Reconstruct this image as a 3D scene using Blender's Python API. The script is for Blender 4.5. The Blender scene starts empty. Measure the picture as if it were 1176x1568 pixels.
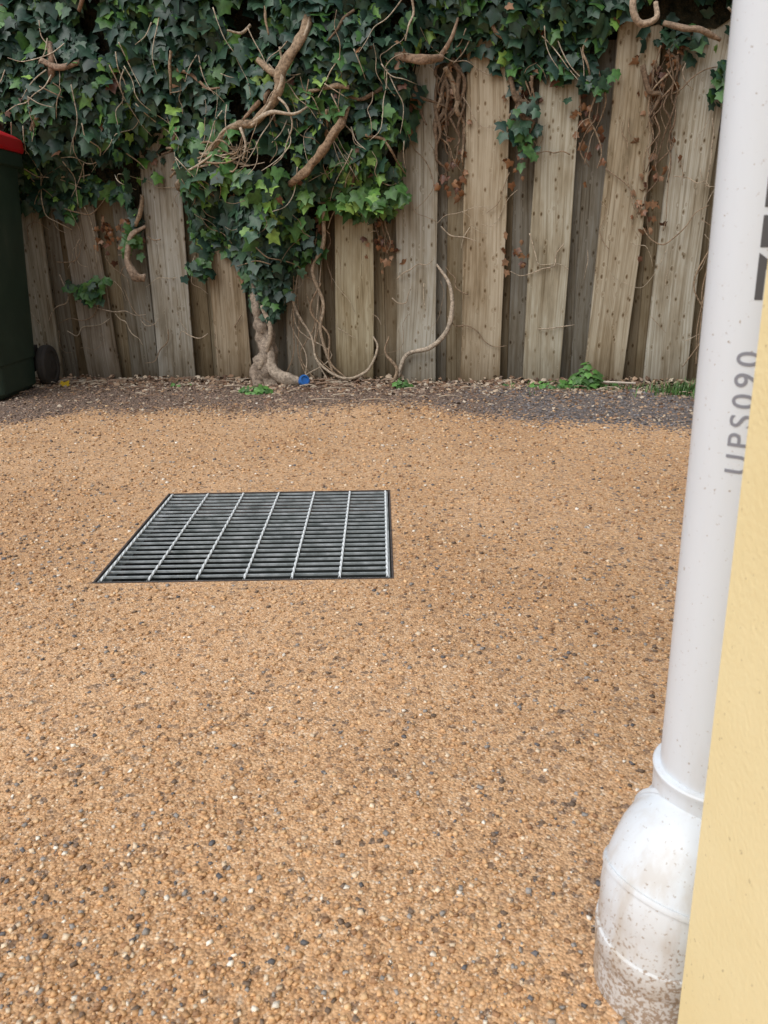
import bpy, bmesh, math, random
import numpy as np
from mathutils import Vector, Matrix, noise
random.seed(7); rng=np.random.default_rng(7)
S=bpy.context.scene; COL=S.collection

# ---------------------------------------------------------------- helpers
class NT:
    def __init__(s,mat):
        s.t=mat.node_tree; s.n=s.t.nodes; s.l=s.t.links
    def add(s,typ,**k):
        n=s.n.new(typ)
        for a,b in k.items(): setattr(n,a,b)
        return n
    def link(s,a,b): s.l.new(a,b)
    def math(s,op,a,b=None,c=None,clamp=False):
        n=s.n.new('ShaderNodeMath'); n.operation=op; n.use_clamp=clamp
        for i,v in enumerate((a,b,c)):
            if v is None: continue
            if isinstance(v,(int,float)): n.inputs[i].default_value=v
            else: s.l.new(v,n.inputs[i])
        return n.outputs[0]
    def mix(s,f,a,b,blend='MIX'):
        n=s.n.new('ShaderNodeMix'); n.data_type='RGBA'; n.blend_type=blend
        for i,v in ((0,f),(6,a),(7,b)):
            if isinstance(v,(int,float)): n.inputs[i].default_value=v
            elif isinstance(v,tuple): n.inputs[i].default_value=v if len(v)==4 else v+(1,)
            else: s.l.new(v,n.inputs[i])
        return n.outputs[2]
    def ramp(s,f,stops,interp='LINEAR'):
        n=s.n.new('ShaderNodeValToRGB'); cr=n.color_ramp; cr.interpolation=interp
        while len(cr.elements)<len(stops): cr.elements.new(.5)
        for e,(p,c) in zip(cr.elements,stops):
            e.position=p; e.color=(c if isinstance(c,tuple) else (c,c,c))[:3]+(1,)
        s.l.new(f,n.inputs[0]); return n.outputs[0]
    def noise(s,vec,scale,detail=4,rough=.55,dist=0):
        n=s.n.new('ShaderNodeTexNoise'); n.inputs['Scale'].default_value=scale
        n.inputs['Detail'].default_value=detail; n.inputs['Roughness'].default_value=rough
        n.inputs['Distortion'].default_value=dist
        if vec is not None: s.l.new(vec,n.inputs['Vector'])
        return n.outputs['Fac']
    def mapping(s,vec,scale=(1,1,1),loc=(0,0,0)):
        n=s.n.new('ShaderNodeMapping'); n.inputs['Scale'].default_value=scale
        n.inputs['Location'].default_value=loc; s.l.new(vec,n.inputs['Vector']); return n.outputs[0]
    def bump(s,h,strength,dist,normal=None):
        n=s.n.new('ShaderNodeBump'); n.inputs['Strength'].default_value=strength
        n.inputs['Distance'].default_value=dist; s.l.new(h,n.inputs['Height'])
        if normal is not None: s.l.new(normal,n.inputs['Normal'])
        return n.outputs[0]

def newmat(name,base=(.5,.5,.5),rough=.6,metal=0,spec=.5):
    m=bpy.data.materials.new(name); m.use_nodes=True
    nt=NT(m); b=nt.n['Principled BSDF']
    b.inputs['Base Color'].default_value=base+(1,); b.inputs['Roughness'].default_value=rough
    b.inputs['Metallic'].default_value=metal; b.inputs['Specular IOR Level'].default_value=spec
    return m,nt,b

class MB:
    def __init__(s): s.v=[];s.f=[];s.c=[];s.uv=[]
    def add(s,vs,fs,col=(1,1,1),uvs=None):
        o=len(s.v); s.v+= [tuple(v) for v in vs]; s.f+=[tuple(i+o for i in f) for f in fs]
        if isinstance(col,list): s.c+=col
        else: s.c+=[col]*len(vs)
        s.uv+= uvs if uvs is not None else [(0,0)]*len(vs)
    def box(s,x0,x1,y0,y1,z0,z1,col=(1,1,1)):
        s.add([(x0,y0,z0),(x1,y0,z0),(x1,y1,z0),(x0,y1,z0),(x0,y0,z1),(x1,y0,z1),(x1,y1,z1),(x0,y1,z1)],
          [(0,3,2,1),(4,5,6,7),(0,1,5,4),(1,2,6,5),(2,3,7,6),(3,0,4,7)],col)
    def obj(s,name,mat,parent=None,smooth=False,bevel=0):
        me=bpy.data.meshes.new(name); me.from_pydata(s.v,[],s.f)
        a=me.color_attributes.new('Col','FLOAT_COLOR','POINT')
        arr=np.ones((len(s.v),4),dtype=np.float32); arr[:,:3]=np.array(s.c,dtype=np.float32); a.data.foreach_set('color',arr.ravel())
        u=me.attributes.new('pos2','FLOAT2','POINT'); u.data.foreach_set('vector',np.array(s.uv,dtype=np.float32).ravel())
        if smooth: me.polygons.foreach_set('use_smooth',[True]*len(me.polygons))
        me.materials.append(mat); me.update()
        o=bpy.data.objects.new(name,me); COL.objects.link(o)
        if parent: o.parent=parent
        if bevel:
            b=o.modifiers.new('b','BEVEL'); b.width=bevel; b.segments=2; b.limit_method='ANGLE'; b.angle_limit=math.radians(40)
        return o
def empty(name,loc=(0,0,0)):
    e=bpy.data.objects.new(name,None); COL.objects.link(e); e.location=loc; e.empty_display_size=.1; return e
def att(o,par): 
    o.parent=par; o.matrix_parent_inverse=Matrix.Translation(-Vector(par.location)); return o

def catmull(P,n):
    P=[Vector(p) for p in P]; P=[P[0]*2-P[1]]+P+[P[-1]*2-P[-2]]; out=[]
    for i in range(1,len(P)-2):
        for k in range(n):
            t=k/n; a,b,c,d=P[i-1:i+3]
            out.append(.5*((2*b)+(c-a)*t+(2*a-5*b+4*c-d)*t*t+(3*b-a-3*c+d)*t**3))
    out.append(P[-2]); return out
def tube(mb,pts,radii,col=(1,1,1),seg=7,n=5,rough=0,cap=True,colf=None):
    C=catmull(pts,n) if n>1 else [Vector(p) for p in pts]
    m=len(C); R=np.interp(np.linspace(0,len(radii)-1,m),range(len(radii)),radii)
    ref=Vector((.3,1,.2)).normalized(); vs=[];fs=[];cs=[];uv=[];L=0
    u=None
    for i in range(m):
        t=(C[min(i+1,m-1)]-C[max(i-1,0)]).normalized()
        if u is None: u=t.cross(ref).normalized()
        else: u=(u-t*u.dot(t)).normalized()
        w=t.cross(u)
        if i: L+=(C[i]-C[i-1]).length
        for k in range(seg):
            a=2*math.pi*k/seg; r=R[i]
            if rough: r*=1+rough*noise.noise(Vector((math.cos(a)*1.3+C[i].x*20,math.sin(a)*1.3+C[i].y*9,C[i].z*20)))
            vs.append(C[i]+(u*math.cos(a)+w*math.sin(a))*r); uv.append((k/seg,L))
            cs.append(colf(vs[-1]) if colf else col)
        if i:
            for k in range(seg):
                a=(i-1)*seg+k; b=(i-1)*seg+(k+1)%seg
                fs.append((a,b,b+seg,a+seg))
    if cap:
        fs.append(tuple(range(seg))[::-1]); fs.append(tuple((m-1)*seg+k for k in range(seg)))
    mb.add(vs,fs,cs,uv)
def ss(x,a,b):
    t=min(1,max(0,(x-a)/(b-a))); return t*t*(3-2*t)
def N(x,y,z=0): return noise.noise(Vector((x,y,z)))

# ---------------------------------------------------------------- camera
p=math.radians(18.7)
cam=bpy.data.cameras.new('camera'); co=bpy.data.objects.new('camera',cam); COL.objects.link(co)
cam.sensor_fit='VERTICAL'; cam.sensor_height=24; cam.lens=24*1200/1568; cam.clip_start=.02; cam.clip_end=500
co.matrix_world=Matrix.Translation((0,0,.65))@Matrix.Rotation(math.pi/2-p,4,'X')@Matrix.Rotation(math.radians(-.95),4,'Z')
cam.dof.use_dof=True; cam.dof.focus_distance=2.4; cam.dof.aperture_fstop=11
S.camera=co

# ---------------------------------------------------------------- light
w=bpy.data.worlds.new('World'); S.world=w; w.use_nodes=True
wn=w.node_tree; bg=wn.nodes['Background']; sky=wn.nodes.new('ShaderNodeTexSky'); sky.sky_type='NISHITA'
sky.sun_disc=False; EL,AZ=55,228
sky.sun_elevation=math.radians(EL); sky.sun_rotation=math.radians(AZ); sky.dust_density=2; sky.air_density=1
hs=wn.nodes.new('ShaderNodeHueSaturation'); hs.inputs['Saturation'].default_value=.42
wn.links.new(sky.outputs[0],hs.inputs['Color']); wn.links.new(hs.outputs[0],bg.inputs[0]); bg.inputs[1].default_value=.15
sl=bpy.data.lights.new('sun','SUN'); so=bpy.data.objects.new('sun',sl); COL.objects.link(so)
sl.energy=2.35; sl.angle=math.radians(60); sl.color=(1,.985,.965)
d=Vector((math.sin(math.radians(AZ))*math.cos(math.radians(EL)),math.cos(math.radians(AZ))*math.cos(math.radians(EL)),math.sin(math.radians(EL))))
so.rotation_euler=d.to_track_quat('Z','Y').to_euler()
S.view_settings.view_transform='Standard'; S.view_settings.look='None'; S.view_settings.exposure=0

def Yf(x): return 4.12-.16*x      # fence line (before the fence group is set in place)
FS=(.953,.953,.98)
# ---------------------------------------------------------------- ground
GX0,GX1,GY0,GY1=-.606,.018,1.49,2.110   # pit opening
bx=[-60,-4,-2.2,-1.53,-1.25,-.9,-.52,-.1,.14,.29,.66,1.14,2,4,60]
by=[3.0,3.0,3.0,3.06,3.34,3.34,3.28,3.36,3.38,3.16,2.96,2.86,2.82,2.8,2.8]
def soil_d(x,y):   # signed distance into the soil strip
    return y-np.interp(x,bx,by)-.09*N(x*3.3,y*3.3)-.05*N(x*11,y*11,3)
def coarse(x,y): return .5+.8*N(x*1.5+3,y*1.5,11)+.4*N(x*5,y*5,12)
def gz(x,y):
    z=.005*N(x*2.3,y*2.3)+.0025*N(x*9,y*9)
    e=max(abs(x-(GX0+GX1)/2)-(GX1-GX0)/2,abs(y-(GY0+GY1)/2)-(GY1-GY0)/2)
    z*=ss(e,0,.15)
    if abs(x)<6 and 2.5<y<6: z+=ss(soil_d(x,y),0,.5)*(.010+.010*N(x*4,y*4,5))
    return z*ss(40-abs(x)-abs(y),0,20)
def axis(lo,hi,st,must,far):
    a=list(np.arange(lo,hi+st/2,st)); a=[v for v in a if min(abs(v-m) for m in must)>st*.4]+must
    f=[]; 
    for s_ in (-1,1):
        v=lo if s_<0 else hi; k=st*3
        while abs(v)<far: v+=s_*k; k*=1.6; f.append(v)
    return sorted(a+f)
xs=axis(-3,3,.03,[GX0,GX1],80); ys=axis(.2,4.7,.03,[GY0,GY1],80)
vs=[];fs=[];cs=[]
for y in ys:
    for x in xs:
        vs.append((x,y,gz(x,y)))
        sm=ss(soil_d(x,y),-.14,.14) if abs(y)<7 else 0.
        grey=ss(x+.25*N(x*3,y*3,8),.15,.7)
        cs.append((sm,grey,min(1,max(0,coarse(x,y)))))
nx=len(xs)
for j in range(len(ys)-1):
    for i in range(nx-1):
        if xs[i]>=GX0-1e-6 and xs[i+1]<=GX1+1e-6 and ys[j]>=GY0-1e-6 and ys[j+1]<=GY1+1e-6: continue
        a=j*nx+i; fs.append((a,a+1,a+1+nx,a+nx))
g=MB(); g.add(vs,fs,cs)
m,nt,b=newmat('gravel_ground',rough=.9,spec=.2)
geo=nt.add('ShaderNodeNewGeometry').outputs['Position']
at=nt.add('ShaderNodeAttribute',attribute_name='Col'); sep=nt.add('ShaderNodeSeparateColor'); nt.link(at.outputs['Color'],sep.inputs[0])
def voro(scale,feat='F1',rnd=1):
    v=nt.add('ShaderNodeTexVoronoi',feature=feat); v.inputs['Scale'].default_value=scale; v.inputs['Randomness'].default_value=rnd; nt.link(geo,v.inputs['Vector']); return v
v1=voro(290); v2=voro(120)
s1=nt.add('ShaderNodeSeparateColor'); nt.link(v1.outputs['Color'],s1.inputs[0])
s2=nt.add('ShaderNodeSeparateColor'); nt.link(v2.outputs['Color'],s2.inputs[0])
tan=nt.ramp(s1.outputs[0],[(0,(.18,.11,.065)),(.15,(.42,.24,.125)),(.4,(.60,.355,.185)),(.7,(.67,.415,.225)),(.9,(.73,.50,.31)),(1,(.82,.69,.53))])
tan2=nt.ramp(s2.outputs[1],[(0,(.14,.12,.11)),(.10,(.36,.215,.115)),(.5,(.585,.35,.185)),(1,(.69,.465,.27))])
tan=nt.mix(.4,tan,tan2)
tan=nt.mix(1.,tan,nt.ramp(sep.outputs[2],[(.1,(1.06,1.07,1.09)),(.5,(1,1,1)),(.9,(.91,.88,.85))]),'MULTIPLY')
soil=nt.ramp(s1.outputs[1],[(0,(.05,.035,.026)),(.5,(.17,.118,.09)),(.85,(.27,.195,.15)),(1,(.42,.34,.28))])
greyc=nt.ramp(s2.outputs[0],[(0,(.045,.045,.05)),(.5,(.13,.125,.13)),(.85,(.22,.21,.215)),(1,(.42,.39,.37))])
soil=nt.mix(sep.outputs[1],soil,nt.mix(.4,greyc,soil))
sm=nt.math('ADD',sep.outputs[0],nt.math('MULTIPLY',nt.math('SUBTRACT',s2.outputs[2],.5),1.1))
sm=nt.ramp(sm,[(.42,0),(.58,1)])
c=nt.mix(sm,tan,soil)
crev=nt.ramp(v1.outputs['Distance'],[(.0,1.0),(.6,.88),(.95,.5)])
c=nt.mix(.55,c,crev,'MULTIPLY')
nt.link(c,b.inputs['Base Color'])
nt.link(nt.bump(nt.math('MULTIPLY',v1.outputs['Distance'],-1),.7,.003),b.inputs['Normal'])
ground=g.obj('gravel_ground',m)

def stones(name,X,Y,R,C,mat,parent=None):
    n=len(X); cube=np.array([[-1,-1,-1],[1,-1,-1],[1,1,-1],[-1,1,-1],[-1,-1,1],[1,-1,1],[1,1,1],[-1,1,1]],float)
    V=cube[None]*np.array([1,.8,.55])*(1+rng.uniform(-.55,.25,(n,8,3)))*.62
    th=rng.uniform(0,6.283,n); tl=rng.uniform(-.5,.5,n)
    c,s=np.cos(tl)[:,None],np.sin(tl)[:,None]
    y=V[:,:,1]*c-V[:,:,2]*s; z=V[:,:,1]*s+V[:,:,2]*c; x=V[:,:,0]
    c,s=np.cos(th)[:,None],np.sin(th)[:,None]
    x,y=x*c-y*s,x*s+y*c
    R=R[:,None]; Z=np.array([gz(a,b_) for a,b_ in zip(X,Y)])
    P=np.stack([X[:,None]+x*R,Y[:,None]+y*R,Z[:,None]+z*R+R*.15],-1).reshape(-1,3)
    q=np.array([[0,3,2,1],[4,5,6,7],[0,1,5,4],[1,2,6,5],[2,3,7,6],[3,0,4,7]])
    F_=(q[None]+8*np.arange(n)[:,None,None]).reshape(-1)
    me=bpy.data.meshes.new(name); me.vertices.add(8*n); me.vertices.foreach_set('co',P.astype(np.float32).ravel())
    me.loops.add(24*n); me.loops.foreach_set('vertex_index',F_.astype(np.int32))
    me.polygons.add(6*n); me.polygons.foreach_set('loop_start',(np.arange(6*n)*4).astype(np.int32))
    me.update(calc_edges=True)
    a=me.color_attributes.new('Col','FLOAT_COLOR','POINT'); cc=np.ones((8*n,4),np.float32); cc[:,:3]=np.repeat(C,8,0)*rng.uniform(.88,1.1,(8*n,1)); a.data.foreach_set('color',cc.ravel())
    me.materials.append(mat); o=bpy.data.objects.new(name,me); COL.objects.link(o); 
    if parent: o.parent=parent
    return o
m,nt,b=newmat('stone',rough=.7,spec=.35)
nt.link(nt.add('ShaderNodeAttribute',attribute_name='Col').outputs['Color'],b.inputs['Base Color'])
M_stone=m
n=100000
Y=.35+3.1*rng.random(n)**2.1; X=(rng.random(n)*2-1)*(.35+Y*.62)
co_=np.clip(np.array([coarse(a,b_) for a,b_ in zip(X,Y)]),0,1)
rad=(.0011+.0044*rng.random(n)**(3.4-1.3*co_))*(.85+.3*Y)
pal=np.array([(.62,.375,.19),(.50,.29,.14),(.69,.46,.255),(.74,.59,.42),(.34,.19,.10),(.17,.12,.085),(.83,.76,.65),(.13,.125,.13),(.32,.295,.27)])
def pick(pr,k): pr=np.array(pr); return rng.choice(len(pal),k,p=pr/pr.sum())
i1=pick([.30,.22,.22,.08,.07,.03,.02,.02,.04],n); i2=pick([.24,.20,.14,.08,.13,.08,.03,.05,.08],n)
C=pal[np.where(rng.random(n)<co_,i2,i1)]*rng.uniform(.8,1.12,(n,1))
sd=np.array([soil_d(a,b_) for a,b_ in zip(X,Y)])
inpit=(X>GX0-.012)&(X<GX1+.012)&(Y>GY0-.012)&(Y<GY1+.012)
pipe=((X-.25)**2+(Y-.55)**2<.062**2)|((X>.22)&(Y<.48))
keep=(~inpit)&(~pipe)&((sd<0)|(rng.random(n)<.3*np.exp(-sd*4)))&(rng.random(n)<.6+.45*co_)
stones('gravel_stones',X[keep],Y[keep],rad[keep],C[keep],M_stone,ground)
n=18000
X=rng.uniform(-2.3,2.3,n); Y=rng.uniform(2.65,4.25,n); sd=np.array([soil_d(a,b_) for a,b_ in zip(X,Y)])
k=((sd>.02)|(rng.random(n)<.3*np.exp(sd*7)))&(Y<3.92-.1525*X); X,Y=X[k],Y[k]; n=len(X)
gr=np.clip((X-.15)/.45+rng.normal(0,.25,n),0,1)[:,None]
C=(np.array([(.22,.15,.115)])*(1-gr)+np.array([(.16,.155,.163)])*gr)*rng.uniform(.3,1.7,(n,1)); C[rng.random(n)<.09]=(.46,.38,.30); C[rng.random(n)<.05]=(.5,.31,.17)
stones('soil_stones',X,Y,rng.uniform(.002,.009,n),C,M_stone,ground)

# ---------------------------------------------------------------- drain grate
gr=empty('drain_grate',((GX0+GX1)/2,1.8,0))
mg,nt,b=newmat('galvanised_steel',rough=.5,metal=.3)
geo=nt.add('ShaderNodeNewGeometry').outputs['Position']
f=nt.noise(geo,22,3,.65)
nt.link(nt.ramp(f,[(.3,(.22,.25,.25)),(.5,(.42,.46,.47)),(.7,(.62,.66,.68))]),b.inputs['Base Color'])
md,nt,b=newmat('rusty_frame',rough=.8)
geo=nt.add('ShaderNodeNewGeometry').outputs['Position']
nt.link(nt.ramp(nt.noise(geo,60,3),[(.3,(.03,.026,.025)),(.6,(.08,.062,.055)),(.8,(.15,.09,.06))]),b.inputs['Base Color'])
fr=MB(); t=.004; z0,z1=-.06,.0015
fr.box(GX0,GX1,GY0,GY0+t,z0,z1); fr.box(GX0,GX1,GY1-t,GY1,z0,z1)
fr.box(GX0,GX0+t,GY0+t,GY1-t,z0,z1); fr.box(GX1-t,GX1,GY0+t,GY1-t,z0,z1)
att(fr.obj('frame',md),gr)
bar=MB(); xa,xb,ya,yb=GX0+.0075,GX1-.0075,GY0+.007,GY1-.007
for i in range(22):
    y=ya+.002+i*(yb-ya-.004)/21
    bar.box(xa+.0036,xb-.0036,y-.0018,y+.0018,-.0056,-.0012)
bar.box(xa,xa+.0035,ya,yb,-.03,-.001); bar.box(xb-.0035,xb,ya,yb,-.03,-.001)
att(bar.obj('bearing_bars',mg),gr)
ms,nt,b=newmat('galvanised_rod',(.78,.82,.83),rough=.45,metal=.1)
rod=MB()
for i in range(7):
    x=xa+.006+i*(xb-xa-.012)/6; L=60;vs=[];fs=[]
    for k in range(L+1):
        y=ya+.001+(yb-ya-.002)*k/L; a0=k*.55
        for q in range(4):
            a=a0+q*math.pi/2; vs.append((x+.0029*math.cos(a),y,.0007+.0030*math.sin(a)))
        if k:
            for q in range(4): A=(k-1)*4; fs.append((A+q,A+(q+1)%4,A+4+(q+1)%4,A+4+q))
    rod.add(vs,fs)
att(rod.obj('cross_rods',ms),gr)
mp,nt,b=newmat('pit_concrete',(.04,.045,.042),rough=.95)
pit=MB(); D=-.55
a=[(GX0,GY0),(GX1,GY0),(GX1,GY1),(GX0,GY1)]
pit.add([(x,y,D) for x,y in a]+[(x,y,-.06) for x,y in a],[(0,1,2,3),(0,4,5,1),(1,5,6,2),(2,6,7,3),(3,7,4,0)])
att(pit.obj('pit',mp),gr)

# ---------------------------------------------------------------- fence
fence=empty('wooden_fence',(0,Yf(0),0))
mw,nt,b=newmat('weathered_timber',rough=.88,spec=.2)
uv=nt.add('ShaderNodeAttribute',attribute_name='pos2').outputs['Vector']
tint=nt.add('ShaderNodeAttribute',attribute_name='Col').outputs['Color']
kv=nt.add('ShaderNodeTexVoronoi',feature='F1'); nt.link(nt.mapping(uv,(6.2,3.4,1)),kv.inputs['Vector'])
kd=kv.outputs['Distance']
kn=nt.ramp(kd,[(0,1),(.12,.7),(.34,0)],'EASE')
low=nt.noise(nt.mapping(uv,(2.2,.9,1)),1,1)
sx=nt.add('ShaderNodeSeparateXYZ'); nt.link(uv,sx.inputs[0])
u2=nt.math('ADD',sx.outputs[0],nt.math('ADD',nt.math('MULTIPLY',low,.085),nt.math('MULTIPLY',kn,.032)))
cm=nt.add('ShaderNodeCombineXYZ'); nt.link(u2,cm.inputs[0]); nt.link(sx.outputs[1],cm.inputs[1])
gv=cm.outputs[0]
g1=nt.noise(nt.mapping(gv,(85,.6,1)),1,2,.65)
g2=nt.noise(nt.mapping(gv,(360,3.2,1)),1,2,.7)
gg=nt.math('ADD',nt.math('MULTIPLY',g1,.62),nt.math('MULTIPLY',g2,.38))
col=nt.ramp(gg,[(.30,(.32,.27,.22)),(.42,(.70,.65,.57)),(.53,(.95,.93,.89)),(.72,(1.13,1.13,1.12))])
col=nt.mix(1.,col,tint,'MULTIPLY')
st=nt.noise(nt.mapping(uv,(9,1.6,1)),1,4,.7)
col=nt.mix(.95,col,nt.ramp(st,[(.28,(.46,.41,.34)),(.43,(.82,.77,.70)),(.53,(1.02,1.02,1.02)),(.70,(1.20,1.23,1.28))]),'MULTIPLY')
knc=nt.ramp(kd,[(0,(.30,.21,.14)),(.06,(.38,.28,.19)),(.085,(.14,.10,.07)),(.12,(.62,.54,.44)),(.24,(1,1,1))])
col=nt.mix(.92,col,knc,'MULTIPLY')
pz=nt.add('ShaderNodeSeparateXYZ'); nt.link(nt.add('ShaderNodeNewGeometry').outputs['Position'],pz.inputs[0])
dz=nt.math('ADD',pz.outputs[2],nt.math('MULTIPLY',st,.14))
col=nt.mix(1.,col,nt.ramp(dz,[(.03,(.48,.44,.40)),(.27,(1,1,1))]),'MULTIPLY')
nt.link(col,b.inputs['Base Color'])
nt.link(nt.bump(g2,.4,.002),b.inputs['Normal'])
def paling(mb,x,w,z1,dy,lean,col,th=.02,z0=-.03,bend=1):
    n=9; uo=random.uniform(0,50); vo=random.uniform(0,50); vs=[];fs=[];uv=[];cs=[]
    bow=random.uniform(-.010,.010)*bend; tw=random.uniform(-.09,.09)*bend
    for i in range(n):
        t=i/(n-1); z=z0+(z1-z0)*t; cx=x+lean*z+bow*math.sin(t*math.pi)
        ww=w/2*(1+.025*math.sin(t*9+uo)*bend)
        cyl=Yf(cx)+dy+.006*math.sin(t*2.2+uo)*bend
        for (a,bq) in ((-1,-th/2+.002),(-.97,-th/2),(.97,-th/2),(1,-th/2+.002),(1,th/2),(-1,th/2)):
            y=cyl-.16*(a*ww)*1+bq+tw*a*ww*t
            vs.append((cx+a*ww,y,z)); uv.append((uo+a*ww,vo+z)); cs.append(col)
        if i:
            for k in range(6):
                a=(i-1)*6; fs.append((a+k,a+(k+1)%6,a+6+(k+1)%6,a+6+k))
    fs.append((5,4,3,2,1,0)); fs.append(tuple((n-1)*6+k for k in range(6)))
    mb.add(vs,fs,cs,uv)
fp=MB()
gtan=(.40,.335,.23); ggry=(.375,.355,.305); gbrn=(.325,.265,.18); 
front=[(-3.4,.2,1.5,0,ggry),(-3.08,.2,1.5,0,gbrn),(-2.77,.2,1.5,0,ggry),(-2.46,.2,1.5,.01,ggry),(-2.16,.2,1.5,0,gtan),
 (-1.87,.19,1.5,.005,(.34,.32,.27)),(-1.53,.19,1.5,-.035,(.28,.25,.21)),(-1.115,.205,1.5,.022,(.36,.35,.315)),(-.79,.19,1.5,-.018,(.34,.285,.21)),
 (-.41,.18,1.5,.006,(.33,.30,.245)),(-.142,.195,1.5,.014,(.40,.36,.26)),(.177,.2,1.52,.0,(.40,.385,.335)),(.504,.2,1.56,.004,(.42,.36,.27)),
 (.808,.185,1.5,.018,(.43,.405,.33)),(1.107,.19,1.58,.034,(.41,.36,.275)),(1.407,.195,1.55,.028,(.43,.41,.35)),
 (1.71,.2,1.52,.01,gtan),(2.02,.2,1.5,0,ggry),(2.33,.2,1.52,0,gbrn),(2.65,.2,1.5,0,ggry),(2.97,.2,1.5,0,gtan),(3.3,.2,1.5,0,ggry)]
for x,w_,z1,ln,c in front: paling(fp,x,w_,z1,0,ln,c,z0=-.03+random.uniform(-.005,.03))
bk=MB(); x=-3.5; kk=0
while x<3.5:
    k_=random.uniform(.46,.64); c=tuple(v*k_ for v in random.choice([gbrn,gtan,ggry,ggry]))  # back boards tinted darker, painting shade into the gaps
    gap=.0035 if kk in (13,) else 0
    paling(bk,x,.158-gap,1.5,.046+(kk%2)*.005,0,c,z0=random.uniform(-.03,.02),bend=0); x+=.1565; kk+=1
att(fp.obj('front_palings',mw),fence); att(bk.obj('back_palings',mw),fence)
rl=MB()
for z in (.3,1.25):
    vs=[(xx,Yf(xx)+dy,zz) for xx in (-3.5,3.5) for dy,zz in ((.070,z-.04),(.11,z-.04),(.11,z+.04),(.070,z+.04))]
    rl.add(vs,[(0,1,5,4),(1,2,6,5),(2,3,7,6),(3,0,4,7),(3,2,1,0),(4,5,6,7)],(.28,.2,.13),[(v[2]+3,v[0]) for v in vs])
for x in (-3.3,-1.0,1.25,3.4):
    rl.box(x-.05,x+.05,Yf(x)+.13,Yf(x)+.22,-.05,1.45,(.28,.22,.15))
att(rl.obj('rails_and_posts',mw),fence)

# ---------------------------------------------------------------- ivy
ivy=empty('ivy_plant',(0,Yf(0),0))
EX=[-4,-2.2,-1.80,-1.6,-1.42,-1.3,-1.24,-1.2,-.98,-.95,-.91,-.81,-.72,-.64,-.5,-.44,-.28,-.25,-.07,.06,.12,.16,.19,.21,.34,.5,.56,.62,.80,.96,1.05,1.17,1.35,1.52,1.8,2.5,4]
EZ=[.8,.9,.85,.79,.92,.88,.66,1.0,1.0,.66,.60,.68,.54,.34,.36,.54,.64,.84,.79,.78,.90,1.14,1.2,1.34,1.38,1.46,1.38,1.33,1.33,1.28,1.42,1.45,1.40,1.43,1.42,1.3,1.2]
def zmin(x): return float(np.interp(x,EX,EZ))+.035*N(x*14,0,4)
def T(x,z):
    e=z-zmin(x)
    right=ss(x,.15,.7)
    return .05+(.20-.09*right)*ss(e,-.02,.5)+.075*N(x*2.6,z*2.6,1)*ss(e,0,.2)+.055*N(x*6.5,z*6.5,2)*ss(e,0,.15)
LO=[(0,.0),(.20,-.14),(.47,-.06),(.42,.17),(.58,.45),(.29,.54),(0,1.0),(-.29,.54),(-.58,.45),(-.42,.17),(-.47,-.06),(-.20,-.14)]
LV=[(0,.26)]+LO
LF=[(0,1+(i+1)%12,1+i) for i in range(12)]
def leaf(mb,P,nrm,tip,size,col,curl=.3,wid=1):
    nrm=nrm.normalized(); tip=(tip-nrm*tip.dot(nrm))
    if tip.length<1e-3: tip=Vector((1,0,0)).cross(nrm)
    tip.normalize(); sd=tip.cross(nrm)
    vs=[];k=random.uniform(.3,1.3)*curl; wv=random.uniform(-.10,.10); sk=random.uniform(.85,1.15)
    for (x,y) in LV:
        xx=x*wid*random.uniform(.88,1.1)*(sk if x>0 else 2-sk); y2=y*random.uniform(.92,1.08)
        z=-k*(abs(x)**1.3)*.8-k*.5*max(0,y-.3)**1.6+wv*math.sin(x*5+y*4)
        vs.append(P+(sd*xx+tip*(y2-.2)+nrm*z)*size)
    f=random.uniform(.8,1.2)
    mb.add(vs,LF,[tuple(c*f for c in col)]*13,[(a,b_) for a,b_ in LV])
dk=[(.018,.048,.028),(.024,.060,.034),(.03,.074,.038),(.02,.052,.036),(.036,.084,.044),(.014,.038,.024)]
md_=[(.045,.12,.03),(.06,.15,.035),(.052,.13,.03)]
br=[(.10,.22,.04),(.14,.27,.05),(.20,.33,.07)]
bn=[(.16,.07,.03),(.22,.11,.05),(.11,.05,.03),(.28,.16,.09)]
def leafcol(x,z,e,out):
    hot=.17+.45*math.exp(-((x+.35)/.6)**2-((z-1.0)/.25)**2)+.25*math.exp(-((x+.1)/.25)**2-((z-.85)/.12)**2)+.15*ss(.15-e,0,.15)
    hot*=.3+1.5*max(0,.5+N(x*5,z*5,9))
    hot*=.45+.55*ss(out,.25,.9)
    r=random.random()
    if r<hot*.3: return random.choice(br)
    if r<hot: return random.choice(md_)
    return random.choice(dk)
lv=MB(); cnt=0
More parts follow.
